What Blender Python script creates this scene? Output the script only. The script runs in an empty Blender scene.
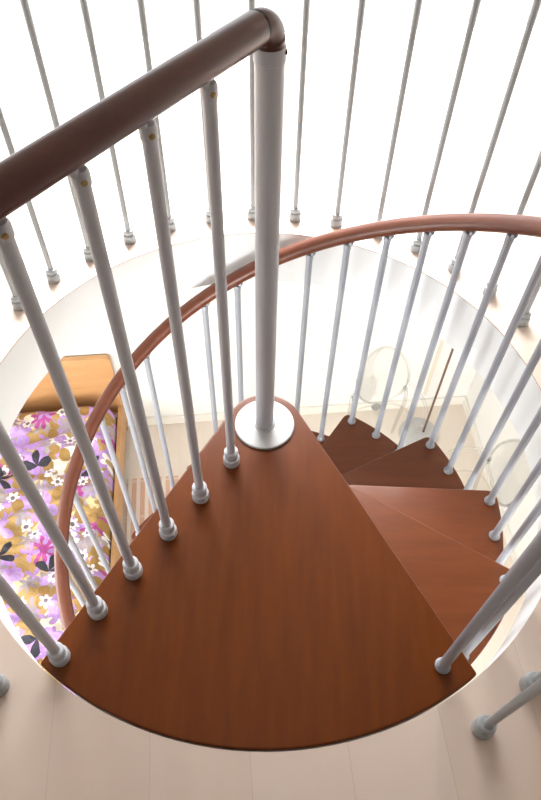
import bpy, bmesh, math, random
from math import sin, cos, pi, radians, hypot, atan2, degrees
from mathutils import Vector, Matrix
random.seed(7)
SC = bpy.context.scene
COL = SC.collection
R_ = radians

# ------------------------------------------------------------------ measures
CX, CY = -0.0103, 0.9111            # stair axis
RISE = 0.2
ZF = -13 * RISE                     # lower floor
R_LAND, R_TREAD = 0.7035, 0.681
R_HOLE = 0.7065
SLAB = 0.2
STEP = 29.1                         # degrees per tread
PHI = R_(6.5)                       # the room is turned against the camera
VB, UR, UL, VF, ZC = 2.737, 1.727, -2.3, -4.2, 2.4
CU = CX * cos(PHI) + CY * sin(PHI)
CV = -CX * sin(PHI) + CY * cos(PHI)

def room(u, v, z=0.0):
    return Vector((u * cos(PHI) - v * sin(PHI), u * sin(PHI) + v * cos(PHI), z))

# ------------------------------------------------------------------ materials
class NT:
    def __init__(s, name):
        s.m = bpy.data.materials.new(name); s.m.use_nodes = True
        s.t = s.m.node_tree; s.n = s.t.nodes; s.l = s.t.links
        s.b = s.n['Principled BSDF']
    def add(s, kind, **kw):
        n = s.n.new(kind)
        for k, v in kw.items(): setattr(n, k, v)
        return n
    def put(s, sock, v):
        if hasattr(v, 'links') or isinstance(v, bpy.types.NodeSocket): s.l.new(v, sock)
        else: sock.default_value = v
    def math(s, op, a, b=0.0, c=0.0, clamp=False):
        n = s.add('ShaderNodeMath', operation=op, use_clamp=clamp)
        s.put(n.inputs[0], a); s.put(n.inputs[1], b); s.put(n.inputs[2], c)
        return n.outputs[0]
    def vmath(s, op, a, b=(0, 0, 0)):
        n = s.add('ShaderNodeVectorMath', operation=op)
        s.put(n.inputs[0], a); s.put(n.inputs[1], b)
        return n.outputs['Value'] if op in ('LENGTH', 'DOT_PRODUCT') else n.outputs[0]
    def mix(s, f, a, b, blend='MIX'):
        n = s.add('ShaderNodeMix', data_type='RGBA', blend_type=blend)
        s.put(n.inputs[0], f)
        s.put(n.inputs[6], a if not isinstance(a, tuple) else (*a, 1)); s.put(n.inputs[7], b if not isinstance(b, tuple) else (*b, 1))
        return n.outputs[2]
    def obj(s):
        return s.add('ShaderNodeTexCoord').outputs['Object']
    def mapping(s, v, loc=(0, 0, 0), rot=(0, 0, 0), sc=(1, 1, 1)):
        n = s.add('ShaderNodeMapping'); s.put(n.inputs[0], v)
        n.inputs[1].default_value = loc; n.inputs[2].default_value = rot; n.inputs[3].default_value = sc
        return n.outputs[0]
    def noise(s, v, scale, detail=3, rough=.5, out='Fac'):
        n = s.add('ShaderNodeTexNoise'); s.put(n.inputs['Vector'], v)
        n.inputs['Scale'].default_value = scale; n.inputs['Detail'].default_value = detail; n.inputs['Roughness'].default_value = rough
        return n.outputs[out]
    def ramp(s, f, stops):
        n = s.add('ShaderNodeValToRGB'); s.put(n.inputs[0], f)
        e = n.color_ramp.elements
        while len(e) < len(stops): e.new(.5)
        for q, (p, c) in zip(e, stops):
            q.position = p; q.color = (*c, 1)
        return n.outputs[0]
    def bump(s, h, strength=.2, dist=.01):
        n = s.add('ShaderNodeBump'); s.put(n.inputs['Height'], h)
        n.inputs['Strength'].default_value = strength; n.inputs['Distance'].default_value = dist
        s.l.new(n.outputs[0], s.b.inputs['Normal'])
    def fin(s, col=None, rough=.5, metal=0., spec=.5, coat=0., coat_r=.1):
        if col is not None: s.put(s.b.inputs['Base Color'], (*col, 1) if isinstance(col, tuple) else col)
        s.put(s.b.inputs['Roughness'], rough); s.b.inputs['Metallic'].default_value = metal
        s.b.inputs['Specular IOR Level'].default_value = spec
        s.b.inputs['Coat Weight'].default_value = coat; s.b.inputs['Coat Roughness'].default_value = coat_r
        return s.m

def paint(name, c, rough=.45, var=.04, spec=.5, metal=0., scale=9):
    k = NT(name); n = k.noise(k.obj(), scale, 4)
    lo = tuple(x * (1 - var) for x in c); hi = tuple(min(1, x * (1 + var)) for x in c)
    return k.fin(k.mix(n, lo, hi), rough, metal, spec)

def stained_wood(name, c1, c2, rough, coat=.0, sc=(3, 26, 26), spec=.5):
    k = NT(name); o = k.obj()
    v = k.mapping(o, sc=sc)
    n = k.noise(v, 1.6, 5, .6); n2 = k.noise(o, 3.2, 2, .5)
    fine = k.noise(k.mapping(o, sc=(sc[0] * 4, sc[1] * 7, sc[2] * 7)), 1.5, 3, .6)
    col = k.ramp(n, [(.3, c1), (.72, c2)])
    col = k.mix(k.math('MULTIPLY', n2, .35), col, tuple(x * .8 for x in c1))
    col = k.mix(k.math('MULTIPLY', fine, .12), col, (.02, .008, .004))
    k.bump(fine, .04, .002)
    return k.fin(col, rough, coat=coat, coat_r=.2, spec=spec)

M = {}
M['tread'] = stained_wood('stained_beech', (.155, .037, .008), (.21, .054, .013), .33, coat=.05, spec=.4)
M['landing'] = stained_wood('stained_beech_platform', (.125, .027, .0025), (.18, .042, .004), .28, coat=.05, sc=(26, 3, 26), spec=.32)
M['rail'] = stained_wood('brown_handrail', (.15, .041, .019), (.20, .059, .028), .33, sc=(8, 8, 3))
M['rail_shaded'] = stained_wood('brown_handrail_painted_shade', (.072, .018, .013), (.11, .030, .021), .30, sc=(5, 12, 20))  # landing rail darkened: its backlit shade is put into the colour
M['grey'] = paint('grey_powder_coat', (.57, .58, .62), .38, .03)
M['silver'] = paint('silver_powder_coat', (.37, .395, .44), .35, .03, metal=.15)
M['pale'] = paint('powder_coat_painted_glare', (.40, .425, .44), .35, .03, metal=.1)  # same paint as silver, overexposed bleed around the guard balusters painted into the colour
M['flange'] = paint('satin_grey_metal', (.56, .56, .57), .33, .05, metal=.4, scale=40)
M['seam'] = paint('dark_seam', (.02, .015, .015), .5)
M['brass'] = paint('brass_screw', (.40, .29, .13), .3, .05, metal=.9)
M['white'] = paint('white_wall', (.86, .855, .84), .8, .01)
M['cream'] = paint('warm_white_wall', (.84, .83, .79), .8, .01)
M['rim'] = paint('white_rim', (.91, .925, .915), .4, .01)
M['ceil'] = paint('white_ceiling', (.88, .88, .87), .85, .01)
M['ceiling_up'] = paint('beige_ceiling', (.52, .49, .46), .9, .02)
M['skirt'] = paint('cream_skirting', (.80, .77, .70), .5, .02)
M['strip'] = paint('pale_wood_strip', (.76, .69, .57), .5, .05)
M['headboard'] = stained_wood('honey_beech', (.60, .315, .125), (.68, .39, .175), .42, sc=(2, 14, 14))
M['lamp_pole'] = paint('brown_metal', (.14, .075, .055), .4, .05)
M['lamp_base'] = paint('grey_metal_disc', (.50, .49, .48), .35, .04)
M['grey_spot'] = paint('grey_plastic', (.30, .30, .29), .5, .04)

def laminate(name, base, rough, width):
    k = NT(name); o = k.obj()
    br = k.add('ShaderNodeTexBrick'); k.l.new(k.mapping(o, rot=(0, 0, pi / 2), loc=(.05, -.002, 0)), br.inputs['Vector'])
    br.offset = .37; br.offset_frequency = 2
    br.inputs['Scale'].default_value = 1
    br.inputs['Color1'].default_value = (*[x * 1.03 for x in base], 1); br.inputs['Color2'].default_value = (base[0] * .95, base[1] * .92, base[2] * .89, 1)
    br.inputs['Mortar'].default_value = (*[x * .80 for x in base], 1)
    br.inputs['Mortar Size'].default_value = .0009; br.inputs['Mortar Smooth'].default_value = .3
    br.inputs['Brick Width'].default_value = 1.2; br.inputs['Row Height'].default_value = width
    g = k.noise(k.mapping(o, sc=(22, 1.6, 1)), 2, 5, .6)
    p = k.noise(k.mapping(o, sc=(7, .9, 1)), 1.3, 3, .5)
    col = k.mix(k.math('MULTIPLY', g, .28), br.outputs['Color'], tuple(x * .80 for x in base))
    col = k.mix(k.math('MULTIPLY', p, .25), col, (base[0] * .95, base[1] * .86, base[2] * .78))
    return k.fin(col, rough, spec=.5)
M['floor_up'] = laminate('pale_laminate', (.69, .575, .50), .27, .178)
M['floor'] = laminate('pale_laminate_below', (.82, .745, .66), .4, .17)

def clear_plastic():
    k = NT('clear_plastic')
    lw = k.add('ShaderNodeLayerWeight'); lw.inputs['Blend'].default_value = .35
    n = k.noise(k.obj(), 5, 2)
    t = k.add('ShaderNodeBsdfTransparent')
    k.l.new(k.mix(k.math('POWER', lw.outputs['Facing'], 2.8), k.mix(n, (.98, .98, .975), (.99, .99, .985)), (.80, .815, .81)), t.inputs[0])
    g = k.add('ShaderNodeBsdfGlossy'); g.inputs['Roughness'].default_value = .04
    fr = k.add('ShaderNodeFresnel'); fr.inputs['IOR'].default_value = 1.4
    mx = k.add('ShaderNodeMixShader'); k.l.new(k.math('MULTIPLY', fr.outputs[0], .4), mx.inputs[0])
    k.l.new(t.outputs[0], mx.inputs[1]); k.l.new(g.outputs[0], mx.inputs[2])
    k.l.new(mx.outputs[0], k.n['Material Output'].inputs[0])
    return k.m
M['clear'] = clear_plastic()
def pane_mat():
    k = NT('window_glass')
    t = k.add('ShaderNodeBsdfTransparent'); g = k.add('ShaderNodeBsdfGlossy'); g.inputs['Roughness'].default_value = .02
    mx = k.add('ShaderNodeMixShader'); mx.inputs[0].default_value = .06
    k.l.new(t.outputs[0], mx.inputs[1]); k.l.new(g.outputs[0], mx.inputs[2])
    k.l.new(mx.outputs[0], k.n['Material Output'].inputs[0])
    return k.m
M['pane'] = pane_mat()

def rug_mat():
    k = NT('striped_rug'); o = k.obj()
    sx = k.add('ShaderNodeSeparateXYZ'); k.l.new(o, sx.inputs[0])
    w = k.math('FRACT', k.math('MULTIPLY', sx.outputs[0], 1 / .055))
    m = k.math('LESS_THAN', w, .55)
    w2 = k.math('FRACT', k.math('MULTIPLY', sx.outputs[1], 1 / .26))
    m2 = k.math('LESS_THAN', w2, .06)
    n = k.noise(k.mapping(o, sc=(90, 20, 1)), 1, 3)
    c = k.mix(m, (.80, .72, .64), (.66, .38, .26))
    c = k.mix(k.math('MULTIPLY', m2, .5), c, (.80, .70, .62))
    c = k.mix(k.math('MULTIPLY', n, .4), c, (.78, .64, .54))
    k.bump(k.noise(o, 300, 2), .4, .004)
    return k.fin(c, .95, spec=.1)
M['rug'] = rug_mat()

def floral():
    k = NT('floral_cotton'); o = k.obj()
    wob = k.vmath('MULTIPLY', k.vmath('SUBTRACT', k.noise(o, 9, 2, out='Color'), (.5, .5, .5)), (.035, .035, 0))
    base_v = k.vmath('ADD', k.vmath('MULTIPLY', o, (1, 1, 0)), wob)
    def flower(scale, seed, petals, rout, rin, prob, power=1.0, half=False):
        v = k.mapping(base_v, loc=(seed * 3.17, seed * 1.73, 0), rot=(0, 0, seed * .7), sc=(scale, scale, 0))
        vo = k.add('ShaderNodeTexVoronoi', voronoi_dimensions='2D'); k.l.new(v, vo.inputs['Vector'])
        vo.inputs['Scale'].default_value = 1; vo.inputs['Randomness'].default_value = .75
        d = k.vmath('SUBTRACT', v, vo.outputs['Position'])
        s = k.add('ShaderNodeSeparateXYZ'); k.l.new(d, s.inputs[0])
        c = k.add('ShaderNodeSeparateColor'); k.l.new(vo.outputs['Color'], c.inputs[0])
        rr = k.math('POWER', k.math('ADD', k.math('MULTIPLY', s.outputs[0], s.outputs[0]), k.math('MULTIPLY', s.outputs[1], s.outputs[1])), .5)
        a = k.math('ADD', k.math('ARCTAN2', s.outputs[1], s.outputs[0]), k.math('MULTIPLY', c.outputs[0], 6.283))
        pet = k.math('POWER', k.math('ABSOLUTE', k.math('COSINE', k.math('MULTIPLY', a, petals / 2))), power)
        lim = k.math('MULTIPLY_ADD', pet, rout - rin, rin)
        m = k.math('MULTIPLY', k.math('LESS_THAN', rr, lim), k.math('LESS_THAN', c.outputs[1], prob))
        if half:
            m = k.math('MULTIPLY', m, k.math('GREATER_THAN', k.math('COSINE', k.math('MULTIPLY', a, 1)), -.35))
        core = k.math('MULTIPLY', k.math('LESS_THAN', rr, rin * .8), k.math('LESS_THAN', c.outputs[1], prob))
        return m, core, rr
    gold = k.mix(k.noise(o, 4, 3), (.40, .24, .07), (.53, .345, .14))
    c = k.mix(k.math('GREATER_THAN', k.noise(k.vmath('ADD', base_v, (3, 1, 0)), 7, 2), .60), gold, (.70, .56, .30))
    pale, _, _ = flower(2.6, 1, 4, .50, .12, .30, .8)
    c = k.mix(pale, c, (.84, .78, .66))
    gm, _, _ = flower(5.2, 2, 7, .46, .20, .4, 1.2)
    c = k.mix(gm, c, (.40, .34, .34))
    lil, lc, _ = flower(4.3, 3, 5, .47, .10, .55, 1.0)
    c = k.mix(lil, c, (.50, .29, .68))
    lil2, _, _ = flower(6.5, 9, 3, .50, .06, .5, 1.1)
    c = k.mix(lil2, c, (.56, .36, .72))
    plum, pc, _ = flower(3.6, 4, 8, .32, .10, .36, 1.4)
    c = k.mix(plum, c, (.42, .07, .27))
    lf, _, _ = flower(8.5, 11, 4, .46, .04, .55, 1.5)
    c = k.mix(lf, c, (.46, .27, .60))
    lf2, _, _ = flower(7.5, 13, 6, .44, .10, .4, 1.3)
    c = k.mix(lf2, c, (.36, .30, .33))
    lf3, _, _ = flower(7.0, 17, 2, .48, .02, .5, 1.2)
    c = k.mix(lf3, c, (.36, .21, .06))
    wh, wc, wr = flower(5.6, 5, 5, .32, .14, .16, .9)
    c = k.mix(wh, c, (.88, .85, .84)); c = k.mix(wc, c, (.47, .33, .16))
    wh2, w2c, _ = flower(10.5, 8, 6, .38, .16, .25, .9)
    c = k.mix(wh2, c, (.88, .85, .86)); c = k.mix(w2c, c, (.20, .15, .17))
    bl, _, _ = flower(4.6, 6, 5, .44, .01, .34, 1.0, True)
    c = k.mix(bl, c, (.035, .032, .045))
    sp = k.noise(k.mapping(o, sc=(16, 16, 1)), 1.5, 3)
    k.bump(sp, .5, .03)
    return k.fin(c, .62, spec=.35)
M['floral'] = floral()

# ------------------------------------------------------------------ mesh helpers
def B(): return bmesh.new()
def link(name, bm, mat, parent=None, loc=None, rotz=None, smooth=35, bevel=0, seg=2):
    """bm is in the space of the thing (its parent's space)."""
    if bevel:
        es = [e for e in bm.edges if len(e.link_faces) == 2 and e.calc_face_angle(0) > R_(40)]
        bmesh.ops.bevel(bm, geom=es, offset=bevel, segments=seg, affect='EDGES', profile=.6, clamp_overlap=True)
    bmesh.ops.recalc_face_normals(bm, faces=bm.faces)
    me = bpy.data.meshes.new(name); bm.to_mesh(me); bm.free()
    for p in me.polygons: p.use_smooth = smooth > 0
    if smooth > 0: me.set_sharp_from_angle(angle=R_(smooth))
    o = bpy.data.objects.new(name, me); COL.objects.link(o); me.materials.append(mat)
    if parent: o.parent = parent
    if loc is not None: o.location = loc
    if rotz is not None: o.rotation_euler.z = rotz
    return o
def thing(name, label, cat, loc, rotz=0, group=None):
    o = bpy.data.objects.new(name, None); COL.objects.link(o); o.empty_display_size = .1
    o.location = loc; o.rotation_euler.z = rotz
    return tag(o, label, cat, group)
def tag(o, label, cat, group=None):
    o['label'] = label; o['category'] = cat
    if group: o['group'] = group
    return o
def struct(name, bm, mat, label=None, smooth=0, bevel=0):
    o = link(name, bm, mat, rotz=PHI, smooth=smooth, bevel=bevel); o['kind'] = 'structure'
    if label: o['label'] = label
    return o
def box(bm, x0, x1, y0, y1, z0, z1):
    vs = [bm.verts.new((x, y, z)) for z in (z0, z1) for y in (y0, y1) for x in (x0, x1)]
    for f in ((0, 2, 3, 1), (4, 5, 7, 6), (0, 1, 5, 4), (2, 6, 7, 3), (0, 4, 6, 2), (1, 3, 7, 5)):
        bm.faces.new([vs[i] for i in f])
    return bm
def prism(bm, poly, z0, z1):
    a = [bm.verts.new((x, y, z0)) for x, y in poly]; b = [bm.verts.new((x, y, z1)) for x, y in poly]
    bm.faces.new(a[::-1]); bm.faces.new(b); n = len(a)
    for i in range(n): bm.faces.new((a[i], a[(i + 1) % n], b[(i + 1) % n], b[i]))
    return bm
def lathe(bm, prof, c=(0, 0, 0), n=24, mat=None):
    rings = []
    for r, z in prof:
        if r < 1e-6: rings.append([bm.verts.new((0, 0, z))])
        else: rings.append([bm.verts.new((r * cos(2 * pi * i / n), r * sin(2 * pi * i / n), z)) for i in range(n)])
    for a, b in zip(rings, rings[1:]):
        for i in range(n):
            j = (i + 1) % n
            f = [a[i % len(a)], a[j % len(a)], b[j % len(b)], b[i % len(b)]]
            f = list(dict.fromkeys(f))
            if len(f) > 2: bm.faces.new(f)
    for r in (rings[0], rings[-1]):
        if len(r) > 2: bm.faces.new(r)
    T = (mat if mat else Matrix.Identity(4))
    vs = [v for r in rings for v in r]
    bmesh.ops.transform(bm, matrix=Matrix.Translation(Vector(c)) @ T, verts=vs)
    return bm
def tube(bm, pts, rad, n=16, squash=None, closed=False):
    pts = [Vector(p) for p in pts]; m = len(pts); rings = []
    for i, p in enumerate(pts):
        if closed: t = pts[(i + 1) % m] - pts[i - 1]
        else: t = pts[min(i + 1, m - 1)] - pts[max(i - 1, 0)]
        t.normalize()
        up = Vector((0, 0, 1)) if abs(t.z) < .97 else Vector((1, 0, 0))
        s = t.cross(up).normalized(); w = s.cross(t).normalized()
        r = rad[i] if isinstance(rad, (list, tuple)) else rad
        rs, rw = (r, r) if squash is None else (r * squash[0], r * squash[1])
        rings.append([bm.verts.new(p + s * rs * cos(2 * pi * k / n) + w * rw * sin(2 * pi * k / n)) for k in range(n)])
    for i in range(m if closed else m - 1):
        a, b = rings[i], rings[(i + 1) % m]
        for k in range(n): bm.faces.new((a[k], a[(k + 1) % n], b[(k + 1) % n], b[k]))
    if not closed: bm.faces.new(rings[0][::-1]); bm.faces.new(rings[-1])
    return bm
def pol(r, deg, z=0.): return Vector((r * cos(R_(deg)), r * sin(R_(deg)), z))

# ------------------------------------------------------------------ the room (room coordinates, turned by PHI)
T = .12
b = B(); box(b, UL, UR, VF, VB, ZF - .1, ZF); struct('floor', b, M['floor'])
def ring_to_rect(bm, r, z0, z1):
    n = 144
    ang = [2 * pi * i / n for i in range(n)]
    cor = [atan2(y - CV, x - CU) % (2 * pi) for x in (UL, UR) for y in (VF, VB)]
    ang = sorted(set(ang + cor))
    def hit(a):
        c, s = cos(a), sin(a); t = 1e9
        if c > 1e-9: t = min(t, (UR - CU) / c)
        if c < -1e-9: t = min(t, (UL - CU) / c)
        if s > 1e-9: t = min(t, (VB - CV) / s)
        if s < -1e-9: t = min(t, (VF - CV) / s)
        return CU + c * t, CV + s * t
    L = []
    for a in ang:
        x, y = CU + r * cos(a), CV + r * sin(a); X, Y = hit(a)
        L.append([bm.verts.new(q) for q in ((x, y, z0), (x, y, z1), (X, Y, z1), (X, Y, z0))])
    m = len(L)
    for i in range(m):
        p, q = L[i], L[(i + 1) % m]
        for k in range(4): bm.faces.new((p[k], q[k], q[(k + 1) % 4], p[(k + 1) % 4]))
    return bm
struct('floor_upper', ring_to_rect(B(), R_HOLE, -.007, -.003), M['floor_up'])
struct('ceiling_lower', ring_to_rect(B(), R_HOLE + .003, -SLAB, -.007), M['ceil'])
b = B(); lathe(b, [(R_HOLE + .003, -SLAB), (R_HOLE + .003, -.007), (R_HOLE, -.007), (R_HOLE, -SLAB), (R_HOLE + .003, -SLAB)], (CU, CV, 0), 144)
bmesh.ops.delete(b, geom=[f for f in b.faces if len(f.verts) > 4], context='FACES_ONLY')
bmesh.ops.remove_doubles(b, verts=b.verts, dist=1e-5)
struct('trim_1', b, M['rim'], smooth=30)
b = B(); box(b, UL, UR, VF, VB, ZC, ZC + .1); struct('ceiling', b, M['ceiling_up'])
# back wall with the upper window
W0, W1, WZ0, WZ1 = -2.2, 1.69, -.003, 1.70
b = B()
box(b, UL - T, UR + T, VB, VB + T, ZF - .1, WZ0); box(b, UL - T, W0, VB, VB + T, WZ0, WZ1)
box(b, W1, UR + T, VB, VB + T, WZ0, WZ1); box(b, UL - T, UR + T, VB, VB + T, WZ1, ZC + .1)
struct('wall_back', b, M['cream'])
b = B(); box(b, UR, UR + T, VF - T, VB, ZF - .1, ZC + .1); struct('wall_right', b, M['cream'])
# left wall with a window in the lower storey
X0, X1, XZ0, XZ1 = -.9, 1.5, -1.75, -.45
b = B()
box(b, UL - T, UL, VF - T, VB, ZF - .1, XZ0); box(b, UL - T, UL, VF - T, X0, XZ0, XZ1)
box(b, UL - T, UL, X1, VB, XZ0, XZ1); box(b, UL - T, UL, VF - T, VB, XZ1, ZC + .1)
struct('wall_left', b, M['white'])
F0, F1, FZ0, FZ1 = -2.15, .35, -1.9, -.55
b = B()
box(b, UL, UR, VF - T, VF, ZF - .1, FZ0); box(b, UL, F0, VF - T, VF, FZ0, FZ1)
box(b, F1, UR, VF - T, VF, FZ0, FZ1); box(b, UL, UR, VF - T, VF, FZ1, ZC + .1)
struct('wall_front', b, M['white'])
def frame_bars(bm, axis, a0, a1, z0, z1, d0, d1, mull, along_u=False):
    w = .05
    def bar(p0, p1, q0, q1):
        if axis == 'u' or along_u: box(bm, p0, p1, d0, d1, q0, q1)
        else: box(bm, d0, d1, p0, p1, q0, q1)
    if axis == 'v': bar(a0, a1, z0, z0 + w)
    bar(a0, a1, z1 - w, z1)
    for i in range(mull + 1):
        c = a0 + w / 2 + (a1 - a0 - w) * i / mull
        bar(c - w / 2, c + w / 2, z0 + (w if axis == 'v' else 0), z1 - w)
    return bm
win = struct('window_1', frame_bars(B(), 'u', W0, W1, WZ0, WZ1, VB + .03, VB + .08, 1), M['skirt'])
b = B(); box(b, W0 + .02, W1 - .02, VB + .052, VB + .058, WZ0 + .001, WZ1 - .02); link('pane', b, M['pane'], win, smooth=0)
win = struct('window_2', frame_bars(B(), 'v', X0, X1, XZ0, XZ1, UL - .08, UL - .03, 2), M['skirt'])
b = B(); box(b, UL - .058, UL - .052, X0 + .02, X1 - .02, XZ0 + .02, XZ1 - .02); link('pane', b, M['pane'], win, smooth=0)
win = struct('window_3', frame_bars(B(), 'v', F0, F1, FZ0, FZ1, VF - .08, VF - .03, 2, True), M['skirt'])
b = B(); box(b, F0 + .02, F1 - .02, VF - .058, VF - .052, FZ0 + .02, FZ1 - .02); link('pane', b, M['pane'], win, smooth=0)
sk = .085
b = B(); box(b, UL, UR, VB - .014, VB, ZF, ZF + sk); struct('baseboard_back', b, M['skirt'], bevel=.003)
b = B(); box(b, UR - .014, UR, VF, VB - .014, ZF, ZF + sk); struct('baseboard_right', b, M['skirt'], bevel=.003)
b = B(); box(b, 1.398, 1.418, VB - .012, VB, ZF + .14, ZF + 2.3); struct('trim_2', b, M['strip'], bevel=.002)

# ------------------------------------------------------------------ spiral staircase
ST = thing('spiral_staircase', 'brown wooden spiral staircase with grey centre pole and grey balusters going down', 'staircase', (CX, CY, ZF))
def sl(v): return Vector((v[0], v[1], v[2] - ZF))          # stair axis coordinates -> thing space
def sbm(bm):
    bmesh.ops.translate(bm, verts=bm.verts, vec=(0, 0, -ZF)); return bm

def wedge(d0, d1, off0, off1, R, r_hub, rc=.012, n=40):
    """Sector plate: edges run along directions d0..d1 (deg, outwards), each shifted outwards by off."""
    def edge(d, off, side):
        u = Vector((cos(R_(d)), sin(R_(d)))); nrm = Vector((-u.y, u.x)) * side
        return u, nrm * off
    u0, o0 = edge(d0, off0, -1); u1, o1 = edge(d1, off1, 1)
    t0 = math.sqrt(R * R - off0 * off0); t1 = math.sqrt(R * R - off1 * off1)
    a0 = atan2(*(o0 + u0 * t0).yx); a1 = atan2(*(o1 + u1 * t1).yx)
    if a1 < a0: a1 += 2 * pi
    P = []
    # rounded outer corners
    def corner(uu, oo, t, a, sgn):
        q = []
        ca = a - sgn * (rc * 1.6 / R)
        p_edge = oo + uu * (t - rc * 1.6); p_c = oo + uu * t; p_arc = Vector((R * cos(ca), R * sin(ca)))
        for i in range(7):
            s = i / 6
            q.append((1 - s) ** 2 * p_edge + 2 * s * (1 - s) * p_c + s * s * p_arc)
        return q, ca
    c0, ca0 = corner(u0, o0, t0, a0, -1); c1, ca1 = corner(u1, o1, t1, a1, 1)
    P += c0
    P += [Vector((R * cos(ca0 + (ca1 - ca0) * i / n), R * sin(ca0 + (ca1 - ca0) * i / n))) for i in range(1, n)]
    P += c1[::-1]
    # round the hub end
    h0 = atan2(o1.y, o1.x); h1 = atan2(o0.y, o0.x)
    if h1 < h0: h1 += 2 * pi
    for i in range(0, 21):
        s = i / 20; a = h0 + (h1 - h0) * s; r = off1 + (off0 - off1) * s
        P.append(Vector((r * cos(a), r * sin(a))))
    return [(p.x, p.y) for p in P]

# landing: level with the upper floor
b = prism(B(), wedge(-118.9, -60.6, .0946, .0905, R_LAND, .09, rc=.004, n=60), -.04, 0)
link('landing', sbm(b), M['landing'], ST, bevel=.005, seg=4)
proto_poly = wedge(-30 - STEP - 4, -30, .07, .07, R_TREAD, .07, rc=.016)
for k in range(1, 13):
    b = prism(B(), proto_poly, -.038, 0)
    bmesh.ops.rotate(b, verts=b.verts, cent=(0, 0, 0), matrix=Matrix.Rotation(R_(STEP * (k - 1)), 3, 'Z'))
    bmesh.ops.translate(b, verts=b.verts, vec=(0, 0, -RISE * k))
    if k == 1: o = link('tread', sbm(b), M['tread'], ST, bevel=.004, seg=3)
    else: o = link('tread', sbm(b), M['tread'], ST, bevel=.004, seg=3)
    # spacer drum on the pole under each tread
    b = lathe(B(), [(.058, -RISE * k - RISE + .0005), (.060, -RISE * k - RISE + .004), (.060, -RISE * k - .042), (.058, -RISE * k - .0385)], n=32)
    link('spacer', sbm(b), M['grey'], ST)
b = lathe(B(), [(.058, -RISE + .0005), (.060, -RISE + .004), (.060, -.044), (.058, -.0405)], n=32)
link('spacer', sbm(b), M['grey'], ST)

# centre pole above the landing, its flange and its collar
b = lathe(B(), [(.0212, .004), (.0212, .894)], n=40)
pole = link('centre_pole', sbm(b), M['grey'], ST, loc=(-.0025, 0, 0))
b = lathe(B(), [(.0716, .0003), (.0716, .0045), (.069, .0065), (.026, .0078), (.0235, .011), (.0212, .0115)], n=64)
link('flange', sbm(b), M['flange'], pole)
b = lathe(B(), [(.0212, .880), (.0226, .8815), (.0226, .901), (.0216, .9025), (0, .9025)], n=40)
link('collar', sbm(b), M['grey'], pole)
zr = .934; rr = .0220                      # landing handrail
dr = Vector((cos(R_(-124.8)), sin(R_(-124.8)), 0))
b = B()
tube(b, [dr * .030 + Vector((0, 0, zr)), dr * .36 + Vector((0, 0, zr)), dr * .74 + Vector((0, 0, zr))], rr, 32)
lr = link('handrail', sbm(b), M['rail_shaded'], ST, loc=(-.0025, 0, 0), bevel=.002)
lr['label'] = 'brown straight handrail along the landing, backlit shade painted into its colour'
b = B(); pts = []
for i in range(13):
    a = pi / 2 * i / 12; q = .027
    pts.append(dr * (.027 - q * sin(a) if False else q * (1 - cos(a))) + Vector((0, 0, .9025 + (zr - .9025) * sin(a))))
tube(b, pts, [rr * .97] * 13, 28)
link('elbow', sbm(b), M['rail_shaded'], lr)
b = B(); tube(b, [dr * .0268 + Vector((0, 0, zr)), dr * .0302 + Vector((0, 0, zr))], rr * .985, 28); link('seam', sbm(b), M['seam'], lr)
b = B(); lathe(b, [(.0035, 0), (.0035, .003), (.002, .004), (0, .004)], (0, 0, 0), 12, Matrix.Rotation(pi / 2, 4, 'Y'))
bmesh.ops.translate(b, verts=b.verts, vec=(.0200, -.006, .896)); link('screw', sbm(b), M['seam'], pole)

def foot_big(x, y, z, r=.0098):
    return lathe(B(), [(.0190, z + .0003), (.0192, z + .017), (.0178, z + .0205), (.0150, z + .0215), (.0150, z + .036), (.0162, z + .0375), (.0162, z + .045), (.0135, z + .0475), (r, z + .048)], (x, y, 0), 28)
def foot_small(x, y, z, r=.010):
    return lathe(B(), [(.0150, z + .0003), (.0158, z + .004), (.0150, z + .0075), (.0128, z + .009), (.0118, z + .016), (r, z + .0185)], (x, y, 0), 24)
def bracket(bm, x, y, ztop, zrail, tang):
    """pivot cap on the rod and the bent tab that carries the rail"""
    lathe(bm, [(.0102, ztop - .004), (.0112, ztop - .002), (.0112, ztop + .012), (.009, ztop + .0165), (.004, ztop + .018), (0, ztop + .018)], (x, y, 0), 20)
    t = Vector(tang)
    p = Vector((x, y, ztop + .010)) + t * .004
    tube(bm, [p, p + t * .006 + Vector((0, 0, .010)), Vector((x, y, zrail)) + t * .012], .0065, 12)
    return bm
def baluster(parent, x, y, z0, ztop, zrail, r, footf, mat, tang, screw=None, lab=None):
    o = link('baluster', sbm_l(lathe(B(), [(r, z0 + .002), (r, ztop)], (x, y, 0), 20), parent), mat, parent)
    link('foot', sbm_l(footf(x, y, z0, r), parent), mat, o)
    bb = bracket(B(), x, y, ztop, zrail, tang)
    link('bracket', sbm_l(bb, parent), mat, o)
    if screw is not None:
        s = Vector(screw).normalized()
        bb = lathe(B(), [(.0040, 0), (.0040, .0012), (.0030, .0020), (0, .0024)], (0, 0, 0), 14, s.to_track_quat('Z', 'Y').to_matrix().to_4x4())
        bmesh.ops.translate(bb, verts=bb.verts, vec=Vector((x, y, ztop + .006)) + s * .0108)
        link('screw', sbm_l(bb, parent), M['brass'], o)
    return o
def sbm_l(bm, parent):
    bmesh.ops.translate(bm, verts=bm.verts, vec=(0, 0, -parent.location.z)); return bm

# balusters of the landing's straight railing
for x, y in ((-.076, -.105), (-.140, -.198), (-.202, -.288), (-.265, -.377), (-.324, -.461), (-.381, -.552)):
    s = x * dr.x + y * dr.y
    baluster(ST, x, y, 0, .890, zr - rr + .004, .0096, foot_big, M['grey'], dr, screw=(.45, -.75, -.1))
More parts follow.
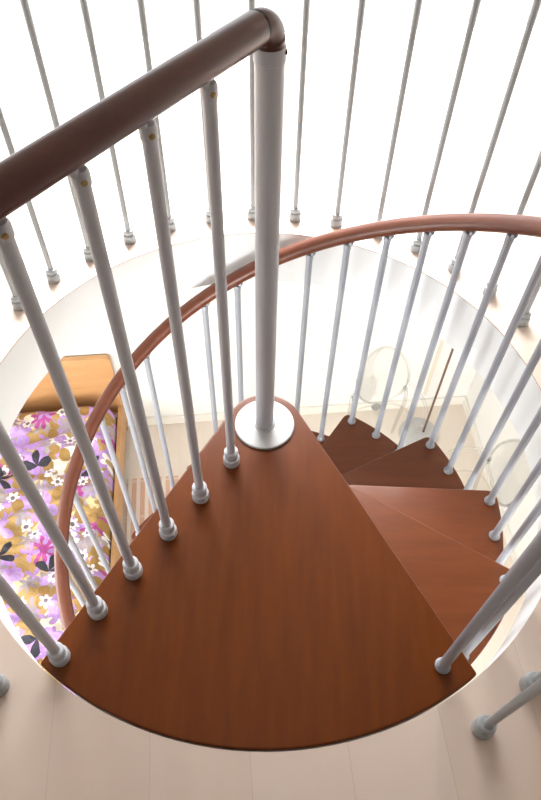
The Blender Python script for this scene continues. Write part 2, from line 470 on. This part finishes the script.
# helical handrail and the balusters on the treads
RB, RH = .655, .660
def zh(deg): return .385 - .0071 * (deg - 25.3)
D0, D1 = -63, 296
b = B()
tube(b, [pol(RH, d, zh(d)) for d in [D0 + (D1 - D0) * i / 200 for i in range(201)]], .0222, 24)
hr = link('handrail', sbm(b), M['rail'], ST, bevel=.002)
hr['label'] = 'curved reddish brown handrail winding down'
def tread_baluster(deg, z):
    p = pol(RB, deg); zt = zh(deg) - .0222 - .022
    tg = pol(1, deg - 90, 0)
    baluster(ST, p.x, p.y, z, zt, zh(deg) - .0222 + .003, .0100, foot_small, M['silver'], tg)
tread_baluster(-57.2, 0)
for k in range(1, 13):
    for j in (0, 1, 2):
        tread_baluster(2.0 + STEP * (k - 2) - 9.6 * j, -RISE * k)

# ------------------------------------------------------------------ guard railing round the stair opening
GR = thing('guard_railing', 'grey metal guard railing standing around the round stair opening on the upper floor', 'railing', (CX, CY, -.003))
RG = .778; ZG = .94
b = B(); tube(b, [pol(RG, -58.5 + 290.5 * i / 160, ZG) for i in range(161)], .0222, 20)
link('handrail', sbm_l(b, GR), M['rail'], GR, bevel=.002)
def foot_cap(x, y, z, r):
    return lathe(B(), [(.0175, z + .0003), (.0192, z + .003), (.0192, z + .022), (.0175, z + .0265), (.0135, z + .028), (.0135, z + .031), (.0165, z + .032), (.0165, z + .041), (.0145, z + .0435), (r, z + .044)], (x, y, 0), 24)
for d in [-57.9 + 9.51 * i for i in range(30)] + [231.4]:
    p = pol(RG, d)
    baluster(GR, p.x, p.y, -.003, ZG - .044, ZG - .019, .0080, foot_cap, M['pale'], pol(1, d - 90))

# ------------------------------------------------------------------ lower room: bed
BU0, BU1, BV0, BV1 = -1.62, -.685, .62, 2.725
bc = room((BU0 + BU1) / 2, (BV0 + BV1) / 2, ZF)
BED = thing('bed', 'single bed with a honey coloured wooden headboard against the lower back wall', 'bed', bc, PHI)
hw, hl = (BU1 - BU0) / 2, (BV1 - BV0) / 2
b = B()
prof = []
for i in range(9):
    a = pi / 2 * i / 8; prof.append((hw - .03 + .03 * sin(a), .785 - .03 + .03 * cos(a)))
poly = prof + [(hw, .06), (-hw, .06)] + [(-x, z) for x, z in prof[::-1]]
poly = [(x, z) for x, z in poly]
va = [b.verts.new((x, hl - .035, z)) for x, z in poly]; vb = [b.verts.new((x, hl, z)) for x, z in poly]
b.faces.new(va); b.faces.new(vb[::-1])
for i in range(len(va)): b.faces.new((va[i], va[i - 1], vb[i - 1], vb[i]))
link('headboard', b, M['headboard'], BED, bevel=.004)
for s in (-1, 1):
    x = s * (hw - .0125)
    b = B(); box(b, x - .0125, x + .0125, -hl + .03, hl - .036, .12, .30); link('side_rail', b, M['headboard'], BED, bevel=.004)
b = B(); box(b, -hw, hw, -hl, -hl + .028, .12, .34); link('footboard', b, M['headboard'], BED, bevel=.004)
for sx in (-1, 1):
    b = B(); cx = sx * (hw - .035)
    box(b, cx - .025, cx + .025, -hl + .03, -hl + .08, 0, .119); link('leg', b, M['headboard'], BED, bevel=.003)
    b = B(); box(b, cx - .025, cx + .025, hl - .035, hl, 0, .059); link('leg', b, M['headboard'], BED, bevel=.003)
b = B(); box(b, -hw + .026, hw - .026, -hl + .03, hl - .037, .20, .235); link('slatted_base', b, M['headboard'], BED)
# bedspread: thick quilted body with rounded sides, pillow lump and folds
from mathutils import noise as mn
sp0, sp1 = -hl + .035, hl - .075
wq = hw - .030
b = B(); NX, NY = 76, 150
def top(x, y):
    ex = max(0, abs(x) - (wq - .07)) / .07; ey0 = max(0, (sp0 + .07) - y) / .07; ey1 = max(0, y - (sp1 - .09)) / .09
    e = min(1, math.sqrt(ex * ex + max(ey0, ey1) ** 2))
    z = .25 + .165 * math.sqrt(max(0, 1 - e * e))
    # pillow under the cloth at the head end
    py = (y - (sp1 - .25)) / .24; px = x / (wq * .93)
    if abs(py) < 1 and abs(px) < 1:
        z += .022 * (1 - py ** 4) * (1 - px ** 6) * (1 - e)
    q = Vector((x * 5.0 + y * 1.2, y * 9.0, .3))
    z += (.034 * mn.noise(q) + .034 * (1 - abs(mn.noise(Vector((x * 3.2 + y * 4.5, y * 7.5 - x * 3, 4.)))) * 2.2) + .012 * mn.noise(q * 2.7)) * (1 - .75 * e)
    z -= .022 * math.exp(-((y - (sp1 - .50)) / .02) ** 2) * (1 - e)
    return z
G = [[b.verts.new((-wq + 2 * wq * i / NX, sp0 + (sp1 - sp0) * j / NY, 0)) for i in range(NX + 1)] for j in range(NY + 1)]
for row in G:
    for v in row: v.co.z = top(v.co.x, v.co.y)
for j in range(NY):
    for i in range(NX): b.faces.new((G[j][i], G[j][i + 1], G[j + 1][i + 1], G[j + 1][i]))
bd = [G[0][i] for i in range(NX + 1)] + [G[j][NX] for j in range(1, NY + 1)] + [G[NY][i] for i in range(NX - 1, -1, -1)] + [G[j][0] for j in range(NY - 1, 0, -1)]
lo = [b.verts.new((v.co.x, v.co.y, .236)) for v in bd]
for i in range(len(bd)):
    j = (i + 1) % len(bd); b.faces.new((bd[j], bd[i], lo[i], lo[j]))
b.faces.new(lo)
o = link('bedspread', b, M['floral'], loc=bc, rotz=PHI, smooth=80)
tag(o, 'floral bedspread in gold, lilac, plum and black spread over the bed', 'bedspread')

# rug beside the bed
b = B(); box(b, -.20, .20, -.55, .55, .0005, .009)
o = link('rug', b, M['rug'], loc=room(-.485, 1.745, ZF), rotz=PHI, bevel=.003, smooth=0)
tag(o, 'pink and white striped rug on the floor beside the bed', 'rug')

# ------------------------------------------------------------------ transparent chairs
def ghost_chair(label, loc, rotz):
    """faces -y; back at +y"""
    t = thing('transparent_chair', label, 'chair', loc, rotz, 'clear plastic chairs')
    sw, sd, hs = .19, .19, .455
    b = B()                                             # seat: rounded plate, a little dished
    poly = []
    for i in range(40):
        a = 2 * pi * i / 40; c, s = cos(a), sin(a)
        poly.append((sw * abs(c) ** .55 * (1 if c > 0 else -1) * (1.0 - .06 * s), sd * abs(s) ** .55 * (1 if s > 0 else -1)))
    prism(b, poly, hs - .022, hs)
    link('seat', b, M['clear'], t, bevel=.004)
    # oval back on a plane leaning back
    b = B(); n = 48; lean = R_(13); yc, zc = sd - .005, .695
    def bp(x, h, d): return Vector((x, yc + (h + .20) * sin(lean) * 1.0 + d - .11 * (x / .17) ** 2 * .35, zc + h * cos(lean)))
    rings = []
    for d in (-.006, .006):
        ctr = b.verts.new(bp(0, 0, d)); rg = []
        for f in (.33, .66, .92, 1.0):
            rg.append([b.verts.new(bp(.165 * f * cos(2 * pi * i / n), .222 * f * sin(2 * pi * i / n), d * (1 if f < 1 else .6))) for i in range(n)])
        for i in range(n):
            j = (i + 1) % n; b.faces.new((ctr, rg[0][i], rg[0][j]))
            for p, q in zip(rg, rg[1:]): b.faces.new((p[i], q[i], q[j], p[j]))
        rings.append(rg[-1])
    for i in range(n):
        j = (i + 1) % n; b.faces.new((rings[0][i], rings[0][j], rings[1][j], rings[1][i]))
    bk = link('backrest', b, M['clear'], t, smooth=50)
    b = B(); tube(b, [bp(.165 * cos(2 * pi * i / n), .222 * sin(2 * pi * i / n), 0) for i in range(n)], .0085, 10, closed=True)
    link('rim', b, M['clear'], bk)
    for s in (-1, 1):
        # back upright runs into the rear leg
        b = B()
        pts = [bp(s * .150, -.085, 0), Vector((s * .176, sd + .012, .545)), Vector((s * .180, sd - .004, .455)), Vector((s * .178, sd + .010, .30)), Vector((s * .180, sd + .045, .0))]
        tube(b, smooth_path(pts), [.0125] * 13 + [.0125 - .003 * i / 12 for i in range(12)], 12); link('leg', b, M['clear'], t)
        b = B()
        pts = [Vector((s * .172, -sd + .02, .452)), Vector((s * .178, -sd + .012, .35)), Vector((s * .174, -sd + .008, .18)), Vector((s * .170, -sd + .004, 0))]
        q = smooth_path(pts); tube(b, q, [.020 - .008 * i / (len(q) - 1) for i in range(len(q))], 12); link('leg', b, M['clear'], t)
        b = B()
        pts = [bp(s * .160, -.03, 0), Vector((s * .205, sd - .09, .655)), Vector((s * .222, .02, .650)), Vector((s * .215, -.055, .62)), Vector((s * .188, -.075, .53)), Vector((s * .178, -.055, .450))]
        q = smooth_path(pts); tube(b, q, .0095, 12); link('armrest', b, M['clear'], t)
    return t
def smooth_path(P, k=6):
    out = []
    for i in range(len(P) - 1):
        p0, p1, p2, p3 = P[max(i - 1, 0)], P[i], P[i + 1], P[min(i + 2, len(P) - 1)]
        for j in range(k):
            s = j / k
            out.append(.5 * ((2 * p1) + (-p0 + p2) * s + (2 * p0 - 5 * p1 + 4 * p2 - p3) * s * s + (-p0 + 3 * p1 - 3 * p2 + p3) * s ** 3))
    return out + [P[-1]]
ghost_chair('clear plastic oval-backed chair against the lower back wall beside the floor lamp', room(.985, 2.265, ZF), PHI + R_(4))
ghost_chair('clear plastic oval-backed chair against the right wall below', room(1.335, 1.74, ZF), PHI - R_(86))

# floor lamp: disc base and thin pole (its upper end is hidden behind the floor slab)
lp = room(1.335, 2.49, ZF)
L = thing('floor_lamp', 'thin brown pole of a floor lamp on a round grey base in the corner below', 'floor lamp', lp, PHI)
b = lathe(B(), [(.135, .0005), (.137, .006), (.135, .016), (.128, .020), (0, .022)], n=48); link('base', b, M['lamp_base'], L)
b = lathe(B(), [(.009, .018), (.0075, .03), (.0075, 1.62), (0, 1.625)], (.034, .008, 0), 16); link('pole', b, M['lamp_pole'], L)
# small grey fixture on the skirting behind the chair
b = lathe(B(), [(.034, 0), (.034, .012), (.028, .018), (.012, .019), (.010, .014), (0, .014)], (0, 0, 0), 24, Matrix.Rotation(pi / 2, 4, 'X'))
o = link('wall_fixture', b, M['grey_spot'], loc=room(1.07, VB - .0145, ZF + .048), rotz=PHI)
tag(o, 'small round grey fixture low on the back wall behind the clear chair', 'fixture')

# ------------------------------------------------------------------ light
def area(name, u, v, z, su, sz, power, col, direction):
    l = bpy.data.lights.new(name, 'AREA'); l.shape = 'RECTANGLE'; l.size = su; l.size_y = sz; l.energy = power; l.color = col
    o = bpy.data.objects.new(name, l); COL.objects.link(o); o.location = room(u, v, z)
    d = room(*direction) ; o.rotation_euler = d.to_track_quat('-Z', 'Y').to_euler()
    return o
P = (15, 1550, 275, 85)
area('daylight_upper_window', (W0 + W1) / 2, VB + .20, (WZ0 + WZ1) / 2, 2.8, 1.1, P[0], (.97, .99, 1.0), (0, -1, -.12))
area('daylight_sky', .15, VB + 2.2, 3.4, 3.6, 1.6, P[1], (.97, .99, 1.0), (-.12, -2.9, -3.2))
area('daylight_front_window', (F0 + F1) / 2, VF - .14, (FZ0 + FZ1) / 2, 2.5, 1.35, P[2], (.99, .995, 1.0), (0, 1, 0))
area('daylight_left_window', UL - .14, (X0 + X1) / 2, (XZ0 + XZ1) / 2, 2.4, 1.3, P[3], (.97, .99, 1.0), (1, .1, .0))
def lamp(name, u, v, z, size, power, col):
    l = bpy.data.lights.new(name, 'AREA'); l.shape = 'DISK'; l.size = size; l.energy = power; l.color = col
    o = bpy.data.objects.new(name, l); COL.objects.link(o); o.location = room(u, v, z)
    return o
w = bpy.data.worlds.new('sky'); SC.world = w; w.use_nodes = True
w.node_tree.nodes['Background'].inputs[0].default_value = (.92, .97, 1, 1); w.node_tree.nodes['Background'].inputs[1].default_value = 1.5

# ------------------------------------------------------------------ camera
f, a, ro, h = 673.45, .632385, .0257673, 1.34557
fw = Vector((0, sin(a), -cos(a))); up = Vector((0, cos(a), sin(a))); rt = Vector((1, 0, 0))
r2 = cos(ro) * rt + sin(ro) * up; u2 = -sin(ro) * rt + cos(ro) * up
cam = bpy.data.cameras.new('camera'); co = bpy.data.objects.new('camera', cam); COL.objects.link(co)
cam.sensor_fit = 'VERTICAL'; cam.sensor_height = 36; cam.sensor_width = 24.345; cam.lens = f / 800 * 36
cam.clip_start = .01
co.matrix_world = Matrix(((r2.x, u2.x, -fw.x, 0), (r2.y, u2.y, -fw.y, 0), (r2.z, u2.z, -fw.z, h), (0, 0, 0, 1)))
SC.camera = co
SC.view_settings.view_transform = 'Standard'; SC.view_settings.look = 'None'
SC.view_settings.gamma = 1; SC.view_settings.use_curve_mapping = False
SC.view_settings.exposure = 0.0
